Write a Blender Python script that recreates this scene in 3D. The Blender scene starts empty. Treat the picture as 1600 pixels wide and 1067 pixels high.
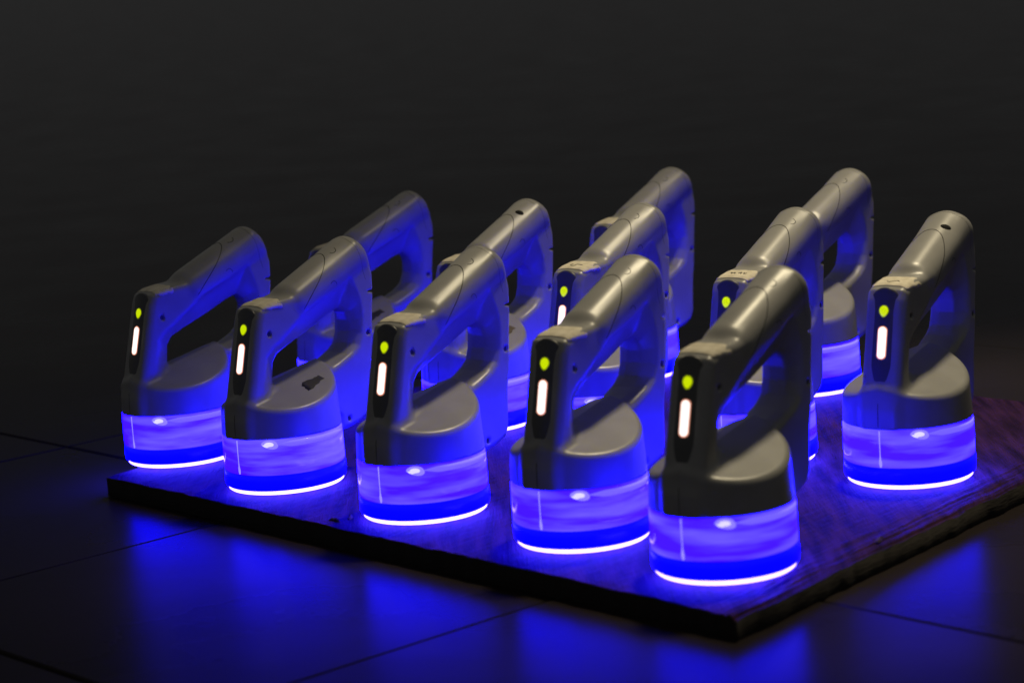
import bpy, math, random
import numpy as np

# ------------------------------------------------------------------ camera, world, light
sc = bpy.context.scene
COL = sc.collection
F_PX, PITCH, ROLL, CAM_H = 3745.88, math.radians(9.558), math.radians(4.374), 0.4422
LIGHT_B = 34.0          # blue strength of the collar / band glow


def setup_camera():
    from mathutils import Matrix, Vector
    cam = bpy.data.cameras.new('camera')
    cam.sensor_width = 36.0
    cam.lens = F_PX / 1600 * 36.0
    cam.clip_start = 0.05
    cam.clip_end = 300
    cam.dof.use_dof = True
    cam.dof.focus_distance = 1.97
    cam.dof.aperture_fstop = 7.5
    ob = bpy.data.objects.new('camera', cam)
    COL.objects.link(ob)
    fw = Vector((0, math.cos(PITCH), -math.sin(PITCH)))
    rt = Vector((1, 0, 0))
    up = rt.cross(fw)
    rt2 = rt * math.cos(ROLL) - up * math.sin(ROLL)
    up2 = up * math.cos(ROLL) + rt * math.sin(ROLL)
    m = Matrix.Identity(4)
    for i in range(3):
        m[i][0], m[i][1], m[i][2] = rt2[i], up2[i], -fw[i]
    m[2][3] = CAM_H
    ob.matrix_world = m
    sc.camera = ob


setup_camera()
world = bpy.data.worlds.new('World')
sc.world = world
world.use_nodes = True
bg = world.node_tree.nodes['Background']
bg.inputs[0].default_value = (1.0, 1.0, 1.0, 1)      # dim even room light
bg.inputs[1].default_value = 0.068

key = bpy.data.lights.new('ceiling_spot', 'SPOT')    # the one weak warm lamp overhead
key.shadow_soft_size = 0.09
key.spot_size = math.radians(42)
key.spot_blend = 1.0
key.energy = 120.0
key.color = (1.0, 0.85, 0.55)
kob = bpy.data.objects.new('ceiling_spot', key)
COL.objects.link(kob)
kob.location = (0.55, 2.2, 1.95)
from mathutils import Vector
kob.rotation_euler = (Vector((0.36, 1.93, 0.1)) - kob.location).to_track_quat('-Z', 'Y').to_euler()

sc.view_settings.view_transform = 'Standard'
sc.view_settings.look = 'None'
sc.view_settings.exposure = 0
sc.view_settings.gamma = 1
sc.view_settings.use_curve_mapping = False

# ------------------------------------------------------------------ materials


def mat(name, color, rough=0.5, spec=0.5, emis=None, estr=0.0, coat=0.0, metallic=0.0):
    m = bpy.data.materials.new(name)
    m.use_nodes = True
    b = m.node_tree.nodes['Principled BSDF']
    b.inputs['Base Color'].default_value = (*color, 1)
    b.inputs['Roughness'].default_value = rough
    b.inputs['Specular IOR Level'].default_value = spec
    b.inputs['Metallic'].default_value = metallic
    b.inputs['Coat Weight'].default_value = coat
    if emis:
        b.inputs['Emission Color'].default_value = (*emis, 1)
        b.inputs['Emission Strength'].default_value = estr
    return m


def node(m, t, **kw):
    n = m.node_tree.nodes.new(t)
    for k, v in kw.items():
        setattr(n, k, v)
    return n


def add_bump(m, scale, strength, dist, detail=3, vec_scale=(1, 1, 1)):
    nt = m.node_tree
    b = nt.nodes['Principled BSDF']
    tc = node(m, 'ShaderNodeTexCoord')
    mp = node(m, 'ShaderNodeMapping')
    mp.inputs['Scale'].default_value = vec_scale
    nz = node(m, 'ShaderNodeTexNoise')
    nz.inputs['Scale'].default_value = scale
    nz.inputs['Detail'].default_value = detail
    bp = node(m, 'ShaderNodeBump')
    bp.inputs['Strength'].default_value = strength
    bp.inputs['Distance'].default_value = dist
    nt.links.new(tc.outputs['Object'], mp.inputs['Vector'])
    nt.links.new(mp.outputs['Vector'], nz.inputs['Vector'])
    nt.links.new(nz.outputs['Fac'], bp.inputs['Height'])
    nt.links.new(bp.outputs['Normal'], b.inputs['Normal'])
    return nz, mp


def vary_color(m, c1, c2, scale, detail=4, vec_scale=(1, 1, 1), lo=0.35, hi=0.65, rough=None):
    nt = m.node_tree
    b = nt.nodes['Principled BSDF']
    tc = node(m, 'ShaderNodeTexCoord')
    mp = node(m, 'ShaderNodeMapping')
    mp.inputs['Scale'].default_value = vec_scale
    nz = node(m, 'ShaderNodeTexNoise')
    nz.inputs['Scale'].default_value = scale
    nz.inputs['Detail'].default_value = detail
    cr = node(m, 'ShaderNodeValToRGB')
    cr.color_ramp.elements[0].position = lo
    cr.color_ramp.elements[1].position = hi
    cr.color_ramp.elements[0].color = (*c1, 1)
    cr.color_ramp.elements[1].color = (*c2, 1)
    nt.links.new(tc.outputs['Object'], mp.inputs['Vector'])
    nt.links.new(mp.outputs['Vector'], nz.inputs['Vector'])
    nt.links.new(nz.outputs['Fac'], cr.inputs['Fac'])
    nt.links.new(cr.outputs['Color'], b.inputs['Base Color'])
    if rough:
        mr = node(m, 'ShaderNodeMapRange')
        mr.inputs['To Min'].default_value = rough[0]
        mr.inputs['To Max'].default_value = rough[1]
        nt.links.new(nz.outputs['Fac'], mr.inputs['Value'])
        nt.links.new(mr.outputs['Result'], b.inputs['Roughness'])


M = {}
M['shell'] = mat('grey_moulded_plastic', (0.27, 0.265, 0.255), 0.38, 0.5)
vary_color(M['shell'], (0.245, 0.24, 0.23), (0.285, 0.28, 0.27), 35, 4, rough=(0.30, 0.40))
add_bump(M['shell'], 1400, 0.10, 0.0004, 2)
M['panel'] = mat('black_satin_panel', (0.07, 0.07, 0.07), 0.33, 0.5)
M['seam'] = mat('dark_seam', (0.012, 0.012, 0.012), 0.8, 0.1)
M['screw'] = mat('dark_screw', (0.05, 0.05, 0.055), 0.5, 0.5)
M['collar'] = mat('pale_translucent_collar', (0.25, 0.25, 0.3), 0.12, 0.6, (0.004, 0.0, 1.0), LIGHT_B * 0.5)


def painted_collar_reflections(m):  # pale streaks in the emission paint reflections of neighbouring lamps
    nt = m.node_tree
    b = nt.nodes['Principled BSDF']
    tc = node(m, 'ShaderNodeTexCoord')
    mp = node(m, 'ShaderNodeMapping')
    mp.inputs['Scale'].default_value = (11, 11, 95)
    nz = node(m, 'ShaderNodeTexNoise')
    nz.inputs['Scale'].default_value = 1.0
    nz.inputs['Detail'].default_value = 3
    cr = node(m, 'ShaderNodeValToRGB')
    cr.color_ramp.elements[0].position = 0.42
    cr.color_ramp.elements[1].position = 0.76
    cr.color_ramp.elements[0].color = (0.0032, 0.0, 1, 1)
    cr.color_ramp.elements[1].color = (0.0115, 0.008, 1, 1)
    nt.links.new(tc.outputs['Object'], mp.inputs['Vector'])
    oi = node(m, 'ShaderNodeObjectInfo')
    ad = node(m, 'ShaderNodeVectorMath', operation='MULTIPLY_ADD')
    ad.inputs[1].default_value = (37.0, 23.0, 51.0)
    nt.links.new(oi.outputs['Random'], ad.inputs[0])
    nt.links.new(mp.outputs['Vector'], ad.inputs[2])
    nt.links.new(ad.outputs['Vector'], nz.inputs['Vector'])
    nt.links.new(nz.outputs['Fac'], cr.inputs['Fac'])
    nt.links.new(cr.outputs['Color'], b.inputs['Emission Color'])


painted_collar_reflections(M['collar'])
M['band'] = mat('blue_glowing_band', (0.02, 0.02, 0.25), 0.3, 0.4, (0.0, 0.0, 1.0), LIGHT_B)
M['lens'] = mat('blue_lamp_lens', (0.2, 0.2, 0.3), 0.3, 0.3, (0.055, 0.038, 1.0), 34.0)
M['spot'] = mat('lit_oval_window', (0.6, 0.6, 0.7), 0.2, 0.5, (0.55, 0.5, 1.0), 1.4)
M['spot_halo'] = mat('painted_oval_halo', (0.5, 0.5, 0.6), 0.2, 0.5, (0.24, 0.18, 1.0), 1.1)  # added glowing outline, paints the soft falloff around the oval
M['glow_strip'] = mat('painted_collar_strip', (0.5, 0.5, 0.6), 0.15, 0.5, (0.05, 0.032, 1.0), 3.2)  # added glowing strip, paints the pale sheen along the collar top
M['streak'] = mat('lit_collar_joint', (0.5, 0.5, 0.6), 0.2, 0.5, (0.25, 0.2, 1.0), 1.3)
M['green'] = mat('lit_green_yellow_led', (0.1, 0.1, 0.0), 0.4, 0.3, (0.56, 0.72, 0.0), 1.05)
M['bar'] = mat('lit_white_bar', (0.4, 0.35, 0.33), 0.4, 0.3, (1.0, 0.86, 0.80), 1.5)
M['bar_halo'] = mat('painted_bar_halo', (0.3, 0.2, 0.15), 0.4, 0.3, (1.0, 0.36, 0.22), 0.75)  # painted halo: pinkish blur fringe around the white bar
M['green_halo'] = mat('painted_led_halo', (0.1, 0.1, 0.0), 0.4, 0.3, (0.30, 0.38, 0.0), 0.7)  # painted halo: dimmer glow fringe around the status light
M['tape'] = mat('beige_paper_tape', (0.62, 0.57, 0.45), 0.75, 0.3)
vary_color(M['tape'], (0.60, 0.54, 0.42), (0.74, 0.68, 0.55), 160, 5)
M['ink'] = mat('pencil_ink', (0.03, 0.03, 0.03), 0.7, 0.2)
M['black_label'] = mat('black_label', (0.02, 0.019, 0.017), 0.6, 0.4)
M['brown_label'] = mat('brown_label', (0.10, 0.075, 0.04), 0.6, 0.4)
M['foot'] = mat('rubber_foot', (0.03, 0.03, 0.03), 0.8, 0.3)

# ------------------------------------------------------------------ signed-distance modelling (millimetres)
OUT = [(-84, 199), (-93, 192), (-98, 182), (-101, 171), (-100.5, 157), (-97, 132), (-94, 106), (-90.5, 90), (-89, 74), (-87.5, 60),
       (-83.5, 52), (-75, 47.5), (-62, 45), (-51.5, 45), (-51.5, 57), (-40, 58), (40, 58), (50, 58), (49.3, 72), (45, 90), (40, 109), (35.4, 127),
       (30.8, 145), (28.5, 153), (25.5, 160), (17, 163.5), (2, 165.5), (-12, 166), (-28, 172), (-60, 186)]
HOLE = [(-76.3, 169.5), (-59, 161.5), (-29, 151.5), (-7, 137), (6, 128), (15, 123.5), (20, 119), (23.3, 102), (24.0, 92), (21, 87),
        (-10, 92), (-40, 99), (-52, 101), (-58, 103), (-74, 110), (-80, 114.5), (-83.5, 123), (-85.3, 136), (-84.5, 147), (-81.5, 157)]

# the same opening at the middle of the handle: the walls flare outwards from here
HIN = [(-69.5, 146), (-58, 142.5), (-35, 133.5), (-6, 123.5), (4, 119.5), (8.5, 113.5), (11, 96), (8, 90),
       (-10, 94), (-40, 101), (-56, 105), (-68, 109), (-75, 115.5), (-78.5, 125), (-78.5, 134), (-76, 141)]

OUT = [(x - 3.0 if x < -50 and z > 50 and x != -51.5 else x, z) for x, z in OUT]
HOLE = [(x + 1.2, z) for x, z in HOLE]


def sd_poly(px, pz, poly):
    d = np.full(px.shape, 1e9)
    s = np.ones(px.shape)
    n = len(poly)
    for i in range(n):
        ax, az = poly[i]
        bx, bz = poly[i - 1]
        ex, ez = bx - ax, bz - az
        wx, wz = px - ax, pz - az
        t = np.clip((wx * ex + wz * ez) / (ex * ex + ez * ez), 0, 1)
        d = np.minimum(d, (wx - ex * t) ** 2 + (wz - ez * t) ** 2)
        c1 = pz >= az
        c2 = pz < bz
        c3 = ex * wz > ez * wx
        flip = (c1 & c2 & c3) | (~c1 & ~c2 & ~c3)
        s = np.where(flip, -s, s)
    return s * np.sqrt(d)


def smin(a, b, k):
    h = np.clip(0.5 + 0.5 * (b - a) / k, 0, 1)
    return b * (1 - h) + a * h - k * h * (1 - h)


def smax(a, b, k):
    return -smin(-a, -b, k)


def capsule(x, y, z, a, b, ra, rb):
    bx, by, bz = b[0] - a[0], b[1] - a[1], b[2] - a[2]
    t = np.clip(((x - a[0]) * bx + (y - a[1]) * by + (z - a[2]) * bz) / (bx * bx + by * by + bz * bz), 0, 1)
    return np.sqrt((x - a[0] - bx * t) ** 2 + (y - a[1] - by * t) ** 2 + (z - a[2] - bz * t) ** 2) - (ra + (rb - ra) * t)


def sstep(v, a, b):
    t = np.clip((v - a) / (b - a), 0, 1)
    return t * t * (3 - 2 * t)


_n = np.cross([-60.0, 0, 11.4], [0.0, 30.0, -9.9])
TENT_N = _n / np.linalg.norm(_n) * (1 if _n[2] > 0 else -1)
TENT_D = TENT_N @ np.array([5.0, 0.0, 98.0])
SCREWS = [(18, 139.5), (-92, 122), (-62, 54)]


def housing_sdf(x, y, z):
    ya = np.abs(y)
    outer = sd_poly(x, z, OUT)
    tt = np.clip((16.5 - ya) / 10.5, 0, 1)
    tt = tt * tt * (3 - 2 * tt) * 0.4 + tt * 0.6
    hole = sd_poly(x, z, HOLE) * (1 - tt) + sd_poly(x, z, HIN) * tt
    w = 17.0 - 0.6 * sstep(x, -12, 16)
    r = 5.0 + 0.8 * sstep(x, -10, 10)
    d2 = smax(outer, -hole, 3.0)
    qx = np.maximum(d2 + r, 0)
    qy = np.maximum(ya - w + r, 0)
    plate = np.sqrt(qx * qx + qy * qy) + np.minimum(np.maximum(d2 + r, ya - w + r), 0) - r
    # grip
    grip = capsule(x, y / 1.14, z, (-23, 0, 160.6), (-108, 0, 195.8), 16.0, 16.7)
    back = (x + 98.0) * -0.93 + (z - 190) * 0.36
    grip = smax(grip, back, 9.0)
    d = smin(plate, grip, 5.0)
    d = smax(d, -(np.maximum(hole, ya - 40)), 2.5)            # keep the finger hole open
    # drum with sloping ledge
    rad = np.sqrt(x * x + y * y)
    drum = rad - (49.6 - 0.05 * (z - 55))
    tent = TENT_N[0] * x + TENT_N[1] * ya + TENT_N[2] * z - TENT_D
    drum = smax(drum, tent, 3.6)
    d = smin(d, drum, 5.0)
    # bottom faces
    d = np.maximum(d, np.where(rad < 51.5, 57.4 - z, 40.0 - z))
    # notch in the spine
    notch = np.maximum(np.abs(z - 156.5) - (np.clip(-(x + 95), 0, 9) * 0.16 + 0.3), x + 95)
    d = np.maximum(d, -notch)
    for sx, sz in SCREWS:
        c = np.maximum(np.sqrt((x - sx) ** 2 + (z - sz) ** 2) - 2.3, 15.3 - ya - 0.7 * (sx > 0))
        d = np.maximum(d, -c)
    return d


def panel_sdf(x, y, z):
    # black front cover of the nose: rounded oblong lying on the sloping front face
    nx, nz = 0.968, 0.25
    u = (x - 30.8) * nx + (z - 145) * nz                       # outwards of the front face
    v = (x - 30.8) * -nz + (z - 145) * nx                      # up along the face
    hw = 14.0
    dv = np.clip(v, -62, 3.6)
    d2 = np.sqrt(y * y + (v - dv) ** 2) - hw
    u = u + y * y * 0.014 + 0.045 * np.clip(-v - 42, 0, 40)
    r = 1.0
    a = d2 + r
    b = np.abs(u + 1.5) - 2.3 + r
    return np.sqrt(np.maximum(a, 0) ** 2 + np.maximum(b, 0) ** 2) + np.minimum(np.maximum(a, b), 0) - r


def surface_nets(fn, lo, hi, h):
    ax = [np.arange(lo[i], hi[i] + h * 0.5, h) for i in range(3)]
    X, Y, Z = np.meshgrid(*ax, indexing='ij')
    f = fn(X, Y, Z)
    nx, ny, nz = f.shape
    cnt = np.zeros((nx - 1, ny - 1, nz - 1))
    acc = [np.zeros_like(cnt) for _ in range(3)]
    offs = [(0, 0), (0, 1), (1, 0), (1, 1)]
    for axis in range(3):
        oth = [a for a in range(3) if a != axis]
        for o in offs:
            sl0 = [None] * 3
            sl1 = [None] * 3
            sl0[axis] = slice(0, f.shape[axis] - 1)
            sl1[axis] = slice(1, f.shape[axis])
            for a, v in zip(oth, o):
                s = slice(v, f.shape[a] - 1 + v)
                sl0[a] = s
                sl1[a] = s
            f0, f1 = f[tuple(sl0)], f[tuple(sl1)]
            cr = (f0 < 0) != (f1 < 0)
            t = np.where(cr, f0 / np.where(cr, f0 - f1, 1), 0)
            cnt += cr
            acc[axis] += np.where(cr, t, 0)
            for a, v in zip(oth, o):
                acc[a] += cr * v
    act = cnt > 0
    idx = -np.ones(cnt.shape, dtype=np.int64)
    idx[act] = np.arange(act.sum())
    I = np.argwhere(act)
    c = cnt[act]
    V = np.stack([lo[a] + h * (I[:, a] + acc[a][act] / c) for a in range(3)], 1)
    Q = []
    for axis in range(3):
        a, b = (axis + 1) % 3, (axis + 2) % 3
        sl0 = [slice(1, -1)] * 3
        sl1 = [slice(1, -1)] * 3
        sl0[axis] = slice(0, f.shape[axis] - 1)
        sl1[axis] = slice(1, f.shape[axis])
        s0, s1 = f[tuple(sl0)] < 0, f[tuple(sl1)] < 0
        for flip, msk in ((False, s0 & ~s1), (True, ~s0 & s1)):
            P = np.argwhere(msk)
            off = np.array([1, 1, 1])
            off[axis] = 0
            P = P + off
            def cell(da, db):
                q = P.copy()
                q[:, a] -= da
                q[:, b] -= db
                return idx[q[:, 0], q[:, 1], q[:, 2]]
            quad = np.stack([cell(1, 1), cell(0, 1), cell(0, 0), cell(1, 0)], 1)
            if flip:
                quad = quad[:, ::-1]
            Q.append(quad)
    return V, np.concatenate(Q)


def mesh_np(name, V, Q, m, smooth=True):
    me = bpy.data.meshes.new(name)
    V = np.asarray(V, dtype=np.float32)
    Q = np.asarray(Q, dtype=np.int32)
    me.vertices.add(len(V))
    me.vertices.foreach_set('co', V.ravel())
    k = Q.shape[1]
    me.loops.add(Q.size)
    me.loops.foreach_set('vertex_index', Q.ravel())
    me.polygons.add(len(Q))
    me.polygons.foreach_set('loop_start', np.arange(0, Q.size, k, dtype=np.int32))
    me.update(calc_edges=True)
    me.validate()
    if smooth:
        me.polygons.foreach_set('use_smooth', np.ones(len(Q), dtype=bool))
    me.materials.append(m)
    return me


def mesh_py(name, V, Fc, m, smooth=True):
    me = bpy.data.meshes.new(name)
    me.from_pydata([tuple(v) for v in V], [], [tuple(f) for f in Fc])
    me.update()
    if smooth:
        for p in me.polygons:
            p.use_smooth = True
    me.materials.append(m)
    return me


def grad(fn, P, e=0.4):
    g = []
    for a in range(3):
        d = np.zeros(3)
        d[a] = e
        g.append(fn(*(P + d).T) - fn(*(P - d).T))
    g = np.stack(g, 1)
    return g / (np.linalg.norm(g, axis=1, keepdims=True) + 1e-9)


def snap(P, fn=housing_sdf, off=0.0, it=12):
    """pull points onto the housing surface, `off` mm proud of it"""
    P = np.array(P, dtype=float)
    for _ in range(it):
        P = P - grad(fn, P) * ((fn(*P.T) - off) * 0.8)[:, None]
    return P


def resample(P, n):
    P = np.array(P, dtype=float)
    # Catmull-Rom through the points
    pts = []
    for i in range(len(P) - 1):
        p0, p1, p2, p3 = P[max(i - 1, 0)], P[i], P[i + 1], P[min(i + 2, len(P) - 1)]
        for t in np.linspace(0, 1, 12, endpoint=False):
            pts.append(0.5 * ((2 * p1) + (-p0 + p2) * t + (2 * p0 - 5 * p1 + 4 * p2 - p3) * t * t + (-p0 + 3 * p1 - 3 * p2 + p3) * t ** 3))
    pts.append(P[-1])
    pts = np.array(pts)
    L = np.concatenate([[0], np.cumsum(np.linalg.norm(np.diff(pts, axis=0), axis=1))])
    s = np.linspace(0, L[-1], n)
    return np.stack([np.interp(s, L, pts[:, a]) for a in range(3)], 1)


def tube(P, r, k=5, taper=False):
    P = np.array(P)
    n = len(P)
    T = np.gradient(P, axis=0)
    T /= np.linalg.norm(T, axis=1, keepdims=True) + 1e-9
    up = np.array([0.31, 0.52, 0.79])
    V, Fc = [], []
    for i in range(n):
        a = np.cross(T[i], up)
        a /= np.linalg.norm(a)
        b = np.cross(T[i], a)
        rr = r * (0.35 if taper and i in (0, n - 1) else 1)
        for j in range(k):
            th = 2 * math.pi * j / k
            V.append(P[i] + (a * math.cos(th) + b * math.sin(th)) * rr)
    for i in range(n - 1):
        for j in range(k):
            Fc.append((i * k + j, i * k + (j + 1) % k, (i + 1) * k + (j + 1) % k, (i + 1) * k + j))
    Fc.append(tuple(range(k))[::-1])
    Fc.append(tuple((n - 1) * k + j for j in range(k)))
    return V, Fc


def lathe(prof, n=72):
    V, Fc = [], []
    k = len(prof)
    for i in range(n):
        th = 2 * math.pi * i / n
        for r, z in prof:
            V.append((r * math.cos(th), r * math.sin(th), z))
    for i in range(n):
        j = (i + 1) % n
        for q in range(k - 1):
            Fc.append((i * k + q, j * k + q, j * k + q + 1, i * k + q + 1))
    return V, Fc


def patch(us, vs, fn3, thick_off=0.35, mask=None):
    """a thin sheet lying on the housing: fn3(u,v) gives a start point, snapped to the surface"""
    G = np.array([[fn3(u, v) for v in vs] for u in us])
    sh = G.shape[:2]
    P = snap(G.reshape(-1, 3), off=thick_off)
    B = snap(G.reshape(-1, 3), off=-0.3)
    nv = len(P)
    V = np.concatenate([P, B])
    Fc = []
    idx = np.arange(nv).reshape(sh)
    a, b = sh
    for i in range(a - 1):
        for j in range(b - 1):
            Fc.append((idx[i, j], idx[i + 1, j], idx[i + 1, j + 1], idx[i, j + 1]))
    rim = [idx[i, 0] for i in range(a)] + [idx[a - 1, j] for j in range(1, b)] + [idx[i, b - 1] for i in range(a - 2, -1, -1)] + [idx[0, j] for j in range(b - 2, 0, -1)]
    for q in range(len(rim)):
        r0, r1 = rim[q], rim[(q + 1) % len(rim)]
        Fc.append((r1, r0, r0 + nv, r1 + nv))
    return V, Fc


def S(V):
    return np.asarray(V, dtype=float) * 0.001


# ------------------------------------------------------------------ object helpers


def obj(name, me, parent=None):
    o = bpy.data.objects.new(name, me)
    COL.objects.link(o)
    if parent:
        o.parent = parent
    return o


def tag(o, label=None, cat=None, group=None, kind=None):
    if label:
        o['label'] = label
    if cat:
        o['category'] = cat
    if group:
        o['group'] = group
    if kind:
        o['kind'] = kind
    return o


# ------------------------------------------------------------------ setting: tiled floor
BOARD_Z = 0.009                                      # top of the board
FLOOR_Z = BOARD_Z - 0.018
TH = math.radians(41)
TD = np.array([math.cos(TH), math.sin(TH)])
TN = np.array([-math.sin(TH), math.cos(TH)])
P1 = np.array([-0.0764, 1.521])
P2 = np.array([0.2465, 1.484])
TILE = 0.40
n0 = TN @ P1
d0 = TD @ P2

M['tile'] = mat('glazed_floor_tile', (0.05, 0.035, 0.03), 0.3, 0.009)
vary_color(M['tile'], (0.016, 0.013, 0.013), (0.024, 0.019, 0.019), 5.0, 6, rough=(0.22, 0.34))
add_bump(M['tile'], 14, 0.25, 0.001, 3)


def sheet(name, cx, cy, s, z, m):
    V = [(cx - s, cy - s, z), (cx + s, cy - s, z), (cx + s, cy + s, z), (cx - s, cy + s, z)]
    return obj(name, mesh_py(name, V, [(0, 1, 2, 3)], m, False))


floor = tag(sheet('floor', 0, 2, 90, FLOOR_Z - 0.0025, M['tile']), kind='structure')


def tile_mesh():
    h = TILE / 2 - 0.0013
    b = 0.0016
    V = []
    for hh, z in ((h, -0.006), (h, -b), (h - b, 0)):
        V += [(-hh, -hh, z), (hh, -hh, z), (hh, hh, z), (-hh, hh, z)]
    Fc = []
    for l in range(2):
        for q in range(4):
            Fc.append((l * 4 + q, l * 4 + (q + 1) % 4, (l + 1) * 4 + (q + 1) % 4, (l + 1) * 4 + q))
    Fc.append((8, 9, 10, 11))
    return mesh_py('floor_tile', V, Fc, M['tile'], False)


TM = tile_mesh()
random.seed(4)
for i in range(-5, 6):
    for j in range(-5, 9):
        c = TD * (d0 + (i + 0.5) * TILE) + TN * (n0 + (j + 0.5) * TILE)
        if c[1] < 0.9 or c[1] > 2.75 or abs(c[0]) > 0.30 * c[1] + 0.35:
            continue
        t = obj('tile', TM, floor)
        t.location = (c[0], c[1], FLOOR_Z + random.uniform(-0.0003, 0.0003))
        t.rotation_euler = (random.uniform(-0.002, 0.002), random.uniform(-0.002, 0.002), TH + random.choice((0, 1, 2, 3)) * math.pi / 2)

# ------------------------------------------------------------------ the board
BC = np.array([0.1283, 1.4694])                        # near corner of the board
BU = np.array([-0.652, 0.758])                       # along the long front edge
BV = np.array([0.640, 0.768])                        # along the splintered side edge
LU, LV = 0.748, 0.63

M['board'] = mat('weathered_plywood', (0.05, 0.02, 0.01), 0.7, 0.05)
vary_color(M['board'], (0.015, 0.0055, 0.016), (0.046, 0.016, 0.046), 14, 7, vec_scale=(9, 1, 1), rough=(0.65, 0.85))
add_bump(M['board'], 55, 0.55, 0.002, 6, vec_scale=(14, 1, 1))


M['board_edge'] = mat('shaded_board_edge', (0.012, 0.010, 0.009), 0.8, 0.2)  # shade on the unlit board sides put into a darker colour
add_bump(M['board_edge'], 90, 0.5, 0.002, 4, vec_scale=(1, 1, 6))


def vnoise(n, cells, seed, aniso):
    rs = np.random.RandomState(seed)
    g = rs.rand(cells[0] + 3, cells[1] + 3)
    a = np.linspace(0, cells[0], n[0])
    b = np.linspace(0, cells[1], n[1])
    ia, ib = a.astype(int), b.astype(int)
    fa, fb = a - ia, b - ib
    fa, fb = fa * fa * (3 - 2 * fa), fb * fb * (3 - 2 * fb)
    fa, fb = fa[:, None], fb[None, :]
    G = lambda p, q: g[np.ix_(ia + p, ib + q)]
    return (G(0, 0) * (1 - fa) + G(1, 0) * fa) * (1 - fb) + (G(0, 1) * (1 - fa) + G(1, 1) * fa) * fb


def build_board():
    nu, nv = 420, 260
    u = np.linspace(0, 1, nu) ** 1.35 * LU           # finer near the splintered edge
    v = np.linspace(0, LV, nv)
    U, Vv = np.meshgrid(u, v, indexing='ij')
    near = np.exp(-(U / 0.030) ** 2)
    streak = vnoise((nu, nv), (230, 7), 1, 0)
    streak2 = vnoise((nu, nv), (120, 5), 2, 0)
    broad = vnoise((nu, nv), (14, 18), 3, 0)
    fine = vnoise((nu, nv), (300, 60), 5, 0)
    Z = BOARD_Z - 0.0004 - 0.0008 * streak * (0.35 + near) - 0.0006 * (1 - broad) - 0.0003 * fine
    Z -= near * (0.0006 + 0.0025 * np.clip(streak2 - 0.45, 0, 1))
    # lifted splinters and torn veneer near the edge
    Z += near * 0.003 * np.clip(streak - 0.72, 0, 1) * 4 * (U > 0.004)
    Z -= 0.002 * np.exp(-(U / 0.004) ** 2)
    # front edge chipping
    fr = np.exp(-(Vv / 0.007) ** 2)
    chip = vnoise((nu, nv), (46, 6), 8, 0)
    Z -= fr * (0.0003 + 0.0015 * np.clip(chip - 0.4, 0, 1))
    # ragged outline
    e1 = (vnoise((nu, nv), (2, 60), 9, 0)[0] - 0.5) * 0.0022 + (vnoise((nu, nv), (2, 14), 10, 0)[0] - 0.5) * 0.002
    e2 = (vnoise((nu, nv), (70, 2), 11, 0)[:, 0] - 0.5) * 0.0015
    sU = U + e1[None, :] * np.exp(-(U / 0.03))
    sV = Vv + e2[:, None] * np.exp(-(Vv / 0.03))
    X = BC[0] + BU[0] * sU + BV[0] * sV
    Y = BC[1] + BU[1] * sU + BV[1] * sV
    top = np.stack([X, Y, Z], -1).reshape(-1, 3)
    idx = np.arange(nu * nv).reshape(nu, nv)
    q = np.stack([idx[:-1, :-1], idx[:-1, 1:], idx[1:, 1:], idx[1:, :-1]], -1).reshape(-1, 4)
    rim = np.concatenate([idx[:, 0], idx[-1, 1:], idx[-2::-1, -1], idx[0, -2:0:-1]])
    bot = top[rim].copy()
    bot[:, 2] = FLOOR_Z + 0.0002
    n = len(top)
    m = len(rim)
    k = np.arange(m)
    side = np.stack([rim, rim[(k + 1) % m], n + (k + 1) % m, n + k], -1)
    me = mesh_np('wooden_board', np.concatenate([top, bot]), np.concatenate([q, side]), M['board'])
    me.materials.append(M['board_edge'])
    mi = np.zeros(len(q) + len(side), dtype=np.int32)
    mi[len(q):] = 1
    me.polygons.foreach_set('material_index', mi)
    return me


board = obj('wooden_board', build_board())
tag(board, 'weathered wooden board with splintered edges lying on the tiled floor under the lamps', 'board')

# ------------------------------------------------------------------ the lamp
HV, HQ = surface_nets(housing_sdf, (-112, -54, 38), (56, 54, 210), 1.1)
ME = {}
ME['housing'] = mesh_np('housing', S(HV), HQ, M['shell'])
PV, PQ = surface_nets(panel_sdf, (20, -16, 74), (54, 16, 168), 0.7)
ME['panel'] = mesh_np('front_panel', S(PV), PQ, M['panel'])


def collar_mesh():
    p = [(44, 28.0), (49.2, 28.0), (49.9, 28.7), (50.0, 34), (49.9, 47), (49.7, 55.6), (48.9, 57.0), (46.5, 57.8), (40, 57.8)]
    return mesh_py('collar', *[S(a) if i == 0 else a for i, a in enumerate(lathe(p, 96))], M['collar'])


def band_mesh():
    p = [(45.5, 16.0), (46.4, 14.9), (48.6, 14.7), (49.6, 15.4), (50.1, 17.4), (50.2, 22), (50.0, 27.0), (49.4, 27.8), (44, 27.8)]
    return mesh_py('glow_band', *[S(a) if i == 0 else a for i, a in enumerate(lathe(p, 96))], M['band'])


def lens_mesh():
    # shallow lamp lens; bright side wall added to imitate the board's white glow
    p = [(0.01, 10.0), (15, 10.05), (28, 10.2), (38, 10.4), (44, 10.8), (46.8, 11.4), (47.8, 12.2), (47.8, 15.4)]
    V, Fc = lathe(p, 72)
    return mesh_py('lamp_lens', S(V), Fc, M['lens'])


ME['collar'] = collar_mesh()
ME['band'] = band_mesh()
ME['lens'] = lens_mesh()
fv, ff = lathe([(0.01, 0.0), (2.6, 0.0), (3.0, 0.5), (3.0, 3), (0.01, 3)], 14)
ME['foot'] = mesh_py('foot', S(fv), ff, M['foot'])


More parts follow.
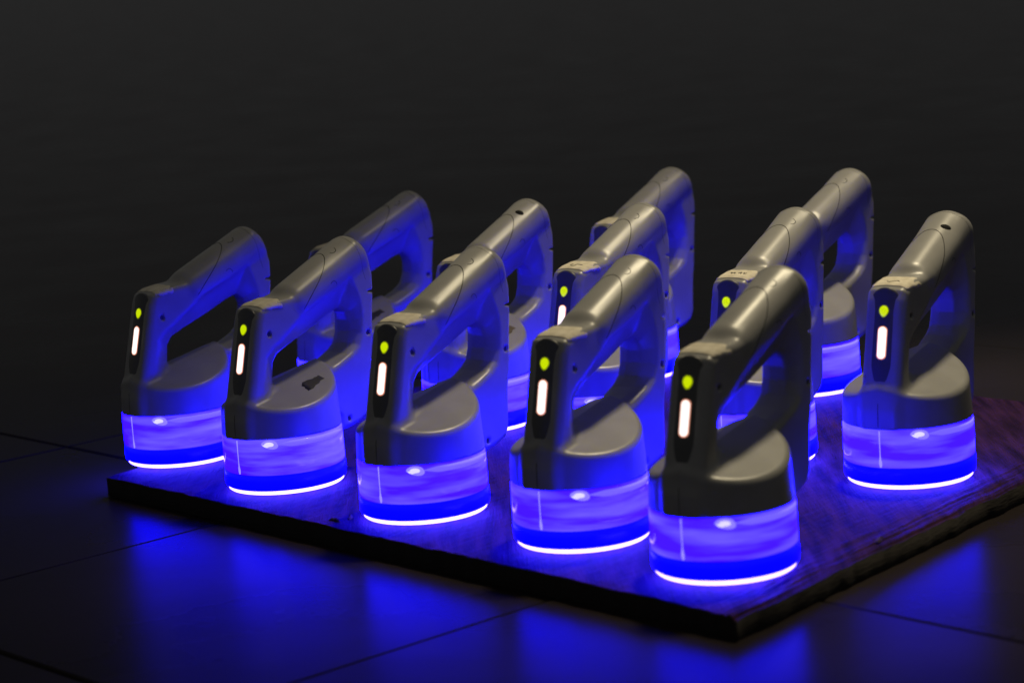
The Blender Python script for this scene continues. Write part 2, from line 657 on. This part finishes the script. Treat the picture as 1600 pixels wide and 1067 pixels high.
def face_point(y, v, off):
    """point on the nose panel: y across, v along the face above the status light, off mm proud"""
    nx, nz = 0.968, 0.25
    u = off + 0.8 - y * y * 0.014
    return np.array([30.8 + u * nx - v * nz, y, 145 + u * nz + v * nx])


def plate_on_face(outline, off, m, name, dome=0.5):
    c = np.mean(outline, axis=0)
    V, Fc = [], []
    n = len(outline)
    for s, o in ((1.0, -0.4), (1.0, off), (0.72, off + dome * 0.7)):
        for y, v in outline:
            V.append(face_point(c[0] + (y - c[0]) * s, c[1] + (v - c[1]) * s, o))
    V.append(face_point(c[0], c[1], off + dome))
    for l in range(2):
        for q in range(n):
            Fc.append((l * n + q, l * n + (q + 1) % n, (l + 1) * n + (q + 1) % n, (l + 1) * n + q))
    for q in range(n):
        Fc.append((2 * n + q, 2 * n + (q + 1) % n, 3 * n))
    return mesh_py(name, S(V), Fc, m)


dot = []
for i in range(24):
    th = 2 * math.pi * i / 24
    r = 3.4 + 1.0 * max(0, -math.sin(th)) ** 7
    dot.append((r * math.cos(th), r * math.sin(th)))
ME['status'] = plate_on_face(np.array(dot), 0.25, M['green'], 'status_light')
bar = []
for i in range(28):
    th = 2 * math.pi * i / 28
    bar.append((3.3 * math.cos(th), 3.3 * math.sin(th) + (8.6 if math.sin(th) >= 0 else -8.6) - 24.3))
ME['bar'] = plate_on_face(np.array(bar), 0.3, M['bar'], 'light_bar')
bar2 = [(y * 1.22, v + (0.75 if v > -24.3 else -0.75)) for y, v in bar]
ME['bar_halo'] = plate_on_face(np.array(bar2), 0.1, M['bar_halo'], 'bar_halo', 0.1)
dot2 = [(y * 1.2, v * 1.2) for y, v in dot]
ME['status_halo'] = plate_on_face(np.array(dot2), 0.1, M['green_halo'], 'status_halo', 0.1)


def on_drum(th, z, r):
    return np.array([r * math.cos(th), r * math.sin(th), z])


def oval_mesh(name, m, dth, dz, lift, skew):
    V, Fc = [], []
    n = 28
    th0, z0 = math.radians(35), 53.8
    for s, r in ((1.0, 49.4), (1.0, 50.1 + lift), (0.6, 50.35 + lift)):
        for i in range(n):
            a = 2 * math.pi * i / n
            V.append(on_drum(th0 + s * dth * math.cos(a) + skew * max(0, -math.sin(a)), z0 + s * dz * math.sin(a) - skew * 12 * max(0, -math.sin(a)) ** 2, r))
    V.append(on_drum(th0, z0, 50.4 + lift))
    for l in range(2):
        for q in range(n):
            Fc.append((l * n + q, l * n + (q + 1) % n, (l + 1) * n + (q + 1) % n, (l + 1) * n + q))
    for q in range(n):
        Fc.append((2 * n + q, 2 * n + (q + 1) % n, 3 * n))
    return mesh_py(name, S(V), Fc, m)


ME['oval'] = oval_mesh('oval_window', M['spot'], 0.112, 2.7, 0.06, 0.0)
ME['oval_halo'] = oval_mesh('oval_halo', M['spot_halo'], 0.135, 3.3, 0.0, 0.06)
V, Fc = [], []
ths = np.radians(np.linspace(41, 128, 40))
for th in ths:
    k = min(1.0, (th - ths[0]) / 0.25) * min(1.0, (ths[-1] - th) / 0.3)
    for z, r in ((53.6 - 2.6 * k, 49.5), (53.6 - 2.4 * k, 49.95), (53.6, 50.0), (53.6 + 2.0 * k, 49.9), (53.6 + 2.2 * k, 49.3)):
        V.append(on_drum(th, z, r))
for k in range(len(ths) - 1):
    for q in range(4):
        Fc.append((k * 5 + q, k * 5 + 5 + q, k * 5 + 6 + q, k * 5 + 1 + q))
ME['glow_strip'] = mesh_py('collar_glow_strip', S(V), Fc, M['glow_strip'])
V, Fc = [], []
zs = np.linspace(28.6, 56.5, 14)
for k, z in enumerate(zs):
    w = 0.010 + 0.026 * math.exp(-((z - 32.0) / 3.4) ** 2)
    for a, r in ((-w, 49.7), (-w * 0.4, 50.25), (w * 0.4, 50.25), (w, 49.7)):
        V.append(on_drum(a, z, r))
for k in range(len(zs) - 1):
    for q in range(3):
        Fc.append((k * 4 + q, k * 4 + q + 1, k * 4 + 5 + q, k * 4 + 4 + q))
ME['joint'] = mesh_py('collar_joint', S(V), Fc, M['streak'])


def line_mesh(name, pts, n, r, m=None, off=-0.12):
    P = snap(resample(snap(pts), n), off=off)
    V, Fc = tube(P, r, 5, True)
    return mesh_py(name, S(V), Fc, m or M['seam'])


# seams on the grip (start points near the surface, pulled onto it)
GRIP = [(-50, -16.5, 187), (-57, -9, 193.5), (-59, 0, 195.5), (-57, 8, 192.5), (-51, 14, 187), (-43, 17.5, 178), (-35, 18.5, 170), (-26, 17.5, 161), (-20, 16, 154)]
ME['grip_seam'] = line_mesh('grip_seam', GRIP, 60, 0.36)
CAPL = [(-87, -18, 186), (-85, -11, 198), (-84, 0, 205), (-85, 11, 198), (-88, 18, 186), (-91, 17.5, 176), (-94, 17.2, 166)]
ME['cap_seam'] = line_mesh('cap_seam', CAPL, 50, 0.2)
cres = []
for i in range(14):
    a = math.radians(-75 + 165 * i / 13)
    cres.append((-67 - 3.2 * math.sin(a) + 0.5, 7.0 + 4.6 * math.cos(a), 197 + 2.0 * math.sin(a)))
ME['crescent'] = line_mesh('plug_outline', cres, 26, 0.34)
NECK = [(-2, 2, 168), (-6, 8, 166), (-10, 12.5, 160), (-17, 14.5, 154.5), (-25, 14.6, 152.5)]
und = []
for i in range(9):
    a = math.radians(-60 + 150 * i / 8)
    und.append((-55 - 4.0 * math.sin(a), 17, 168 + 4.2 * math.cos(a)))
ME['side_mark'] = line_mesh('side_mark', und, 16, 0.3)
FRONT = [(48.6, 0, 78), (49.3, 0, 68), (49.7, 0, 59)]
ME['front_seam'] = line_mesh('front_seam', FRONT, 12, 0.3)


def plug_mesh():
    V = []
    n = 20
    c = snap([(-66, 9.0, 196)])[0]
    N = grad(housing_sdf, c[None])[0]
    ax = np.array([-0.92, 0, 0.39])
    ay = np.cross(N, ax)
    ay /= np.linalg.norm(ay)
    ax = np.cross(ay, N)
    P = [c]
    for i in range(n):
        a = 2 * math.pi * i / n
        P.append(c + ax * 2.8 * math.cos(a) + ay * 4.4 * math.sin(a))
    T = snap(P, off=0.12)
    B = snap(P, off=-0.8)
    V = list(T) + list(B)
    Fc = [(0, 1 + i, 1 + (i + 1) % n) for i in range(n)]
    Fc += [(1 + i, n + 2 + i, n + 2 + (i + 1) % n, 1 + (i + 1) % n) for i in range(n)]
    return mesh_py('open_plug_hole', S(V), Fc, M['seam'])


ME['hole'] = plug_mesh()
V, Fc = [], []
n = 14
for rr, yy in ((2.1, -0.8), (2.1, 0.0), (1.3, 0.25), (0.8, -0.15)):
    for i in range(n):
        a = 2 * math.pi * i / n
        V.append((rr * math.cos(a), yy, rr * math.sin(a)))
for l in range(3):
    for q in range(n):
        Fc.append((l * n + q, l * n + (q + 1) % n, (l + 1) * n + (q + 1) % n, (l + 1) * n + q))
Fc.append(tuple(3 * n + q for q in range(n)))
ME['screw'] = mesh_py('screw', S(V), [f[::-1] for f in Fc], M['screw'])


def tape_mesh(seed, torn):
    rs = np.random.RandomState(seed)
    us = np.linspace(0, 1, 14)
    vs = np.linspace(0, 1, 18)
    e = [rs.rand(20) - 0.5 for _ in range(4)]
    x0, x1, w0, w1 = 1 + 2 * torn * rs.rand(), 22.0, -14 + 2 * rs.rand(), 15.0

    def f(u, v):
        uu = u
        xa = x0 + e[0][int(v * 17)] * 1.0 * torn
        xb = x1 + e[1][int(v * 17)] * 0.5 * torn
        ya = w0 + e[2][int(u * 13)] * 0.8 * torn
        yb = w1 + e[3][int(u * 13)] * 1.0 * torn
        y = ya + (yb - ya) * v
        return np.array([xa + (xb - xa) * uu, y, 166 - 0.030 * y * y])
    V, Fc = patch(us, vs, f, 0.4)
    return mesh_py('paper_tape', S(V), Fc, M['tape'])


TAPES = [tape_mesh(s, t) for s, t in ((1, 1.6), (2, 0.6), (3, 0.4), (4, 1.0), (5, 0.8))]


def scribble(name, strokes):
    V, Fc = [], []
    for st in strokes:
        P = snap(resample(snap([(x, y, 166) for x, y in st]), 26), off=0.5)
        v, f = tube(P, 0.38, 4)
        o = len(V)
        V += v
        Fc += [tuple(a + o for a in q) for q in f]
    return mesh_py(name, S(V), Fc, M['ink'])


DIGIT5 = scribble('pencil_five', [[(12, 4), (11.5, 0.5), (14.5, 0.2), (15.5, -2.5), (13.5, -5), (11, -4)], [(12, 4), (12.6, 7)]])
WAVE = scribble('pencil_mark', [[(13, -5), (15, -3), (13.5, 0), (12, 3), (14, 5.5)]])
NOTE = scribble('pencil_note', [[(10, -6), (13, -5), (10, -3), (13, -2)], [(12, 1), (9, 2.5), (13, 3.5)], [(10, 5.5), (13, 6.5), (11, 8)]])


def ledge_label(kind):
    rs = np.random.RandomState(7)
    us, vs = np.linspace(0, 1, 9), np.linspace(0, 1, 9)
    V, Fc = patch(us, vs, lambda u, v: np.array([-8 - 20 * u + (4 * v if u == 0 else 0) + (rs.rand() - 0.5) * (2.2 if u in (0,) else 0.3),
                                                 19 + 13 * v - 6.5 * u * v + (rs.rand() - 0.5) * (1.6 if v in (0, 1) else 0), 92]), 0.35)
    return mesh_py('ledge_label', S(V), Fc, M[kind])


LEDGE = {'black_label': ledge_label('black_label'), 'brown_label': ledge_label('brown_label')}


def make_lamp(name, x, y, a, tape, ink=None, ledge=None, plug_open=False):
    t = bpy.data.objects.new(name, None)
    COL.objects.link(t)
    t.empty_display_size = 0.05
    t.location = (x, y, 0.0)
    # device axes: +x is the front (display side), +y its left-hand side
    t.rotation_euler = (0, 0, math.atan2(-math.cos(a), -math.sin(a)))
    h = obj('housing', ME['housing'], t)
    obj('cap_seam', ME['cap_seam'], h)
    obj('grip_seam', ME['grip_seam'], h)
    obj('side_mark', ME['side_mark'], h)
    obj('front_seam', ME['front_seam'], h)
    obj('plug_hole' if plug_open else 'plug_outline', ME['hole'] if plug_open else ME['crescent'], h)
    for sx, sz in SCREWS:
        for s in (1, -1):
            q = obj('screw', ME['screw'], h)
            q.location = (sx * 0.001, s * (15.8 - 0.7 * (sx > 0)) * 0.001, sz * 0.001)
            q.rotation_euler = (0, 0, 0 if s > 0 else math.pi)
    p = obj('front_panel', ME['panel'], t)
    obj('status_light', ME['status'], p)
    obj('status_light_halo', ME['status_halo'], p)
    obj('light_bar', ME['bar'], p)
    obj('light_bar_halo', ME['bar_halo'], p)
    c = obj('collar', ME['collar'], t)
    obj('oval_window', ME['oval'], c)
    obj('oval_halo', ME['oval_halo'], c)
    obj('collar_glow_strip', ME['glow_strip'], c)
    obj('collar_joint', ME['joint'], c)
    b = obj('glow_band', ME['band'], t)
    obj('lamp_lens', ME['lens'], t)
    for i in range(3):
        f = obj('foot', ME['foot'], t)
        an = 2 * math.pi * (i + 0.5) / 3
        f.location = (0.024 * math.cos(an), 0.024 * math.sin(an), 0.0082)
    tp = obj('paper_tape', tape, t)
    if ink:
        obj('pencil_mark', ink, tp)
    if ledge:
        obj('ledge_label', LEDGE[ledge], t)
    return t


LAMPS = [
    ('D1', -0.29833, 2.08335, 0.83139, 0, None, None, False, 'lamp with badly torn nose tape, at the front row end'),
    ('D2', -0.19526, 1.94656, 0.74575, 1, None, 'black_label', False, 'lamp in the front row with a torn black label on its ledge'),
    ('D3', -0.07647, 1.80824, 0.68347, 2, None, None, False, 'middle lamp of the front row, third from the board corner'),
    ('D4', 0.04085, 1.68767, 0.65209, 2, None, None, False, 'second lamp of the front row, next to the one on the board corner'),
    ('D5', 0.13305, 1.57708, 0.67435, 4, None, None, False, 'lamp standing right at the corner of the wooden board'),
    ('F', 0.29828, 1.80100, 0.61389, 3, WAVE, None, True, 'lamp with an open black hole in its grip, beside the splintered board edge'),
    ('E1', -0.15879, 2.29081, 0.89173, 1, None, 'black_label', False, 'lamp with a black ledge label, ending the second row'),
    ('E2', -0.03412, 2.12684, 0.71157, 2, None, 'brown_label', True, 'second-row lamp with a brown ledge label and an open hole in its grip'),
    ('E3', 0.06690, 2.02328, 0.69148, 3, DIGIT5, None, False, 'middle lamp of the second row, pencilled figure on its nose tape'),
    ('E4', 0.19027, 1.90110, 0.63767, 4, NOTE, None, False, 'second-row lamp with a pencilled note on its tape, directly behind the corner lamp'),
    ('G1', 0.11233, 2.31543, 0.72800, 2, None, None, False, 'back-row lamp standing behind the lamp with the pencilled figure'),
    ('G2', 0.26873, 2.17800, 0.73909, 1, None, None, False, 'back-row lamp standing behind the pencilled-note lamp'),
]
for key_, x, y, a, tp, ink, ledge, op, lab in LAMPS:
    o = make_lamp('handheld_lamp', x, y, a, TAPES[tp], ink, ledge, op)
    tag(o, 'grey blue-glowing ' + lab, 'lamp', 'handheld lamps standing on the board')

# ------------------------------------------------------------------ loose splinters on the board
M['splinter'] = mat('dark_wood_splinter', (0.05, 0.028, 0.014), 0.8, 0.2)


def splinter(u, v, ang, L, w, h, seed, label):
    rs = np.random.RandomState(seed)
    n = 9
    V, Fc = [], []
    for i in range(n):
        t = i / (n - 1)
        k = math.sin(math.pi * min(1, 0.12 + 0.86 * t)) ** 0.7
        x = (t - 0.5) * L
        y = (rs.rand() - 0.5) * w * 0.5
        a, b = w * k * (0.6 + 0.6 * rs.rand()), h * k * (0.7 + 0.5 * rs.rand())
        for dy, dz in ((-a, 0), (-a * 0.4, b), (a * 0.5, b * 0.8), (a, 0)):
            V.append((x, y + dy, dz))
    for i in range(n - 1):
        for q in range(4):
            Fc.append((i * 4 + q, i * 4 + (q + 1) % 4, i * 4 + 4 + (q + 1) % 4, i * 4 + 4 + q))
    Fc += [(3, 2, 1, 0), tuple((n - 1) * 4 + q for q in range(4))]
    o = obj('wood_splinter', mesh_py('wood_splinter', V, [f[::-1] for f in Fc], M['splinter'], False))
    p = BC + BU * u + BV * v
    o.location = (p[0], p[1], BOARD_Z - 0.0012)
    o.rotation_euler = (0, 0, math.atan2(BV[1], BV[0]) + ang)
    tag(o, label, 'splinter', 'splinters lying on the board')


splinter(0.435, 0.012, 1.35, 0.014, 0.0016, 0.003, 1, 'small dark wood splinter lying along the front edge of the board')
splinter(0.428, 0.024, 0.4, 0.007, 0.0016, 0.0045, 2, 'short upright dark wood chip near the front edge of the board')
splinter(0.012, 0.196, 0.3, 0.016, 0.003, 0.002, 3, 'flat dark wood chip near the splintered side edge of the board')
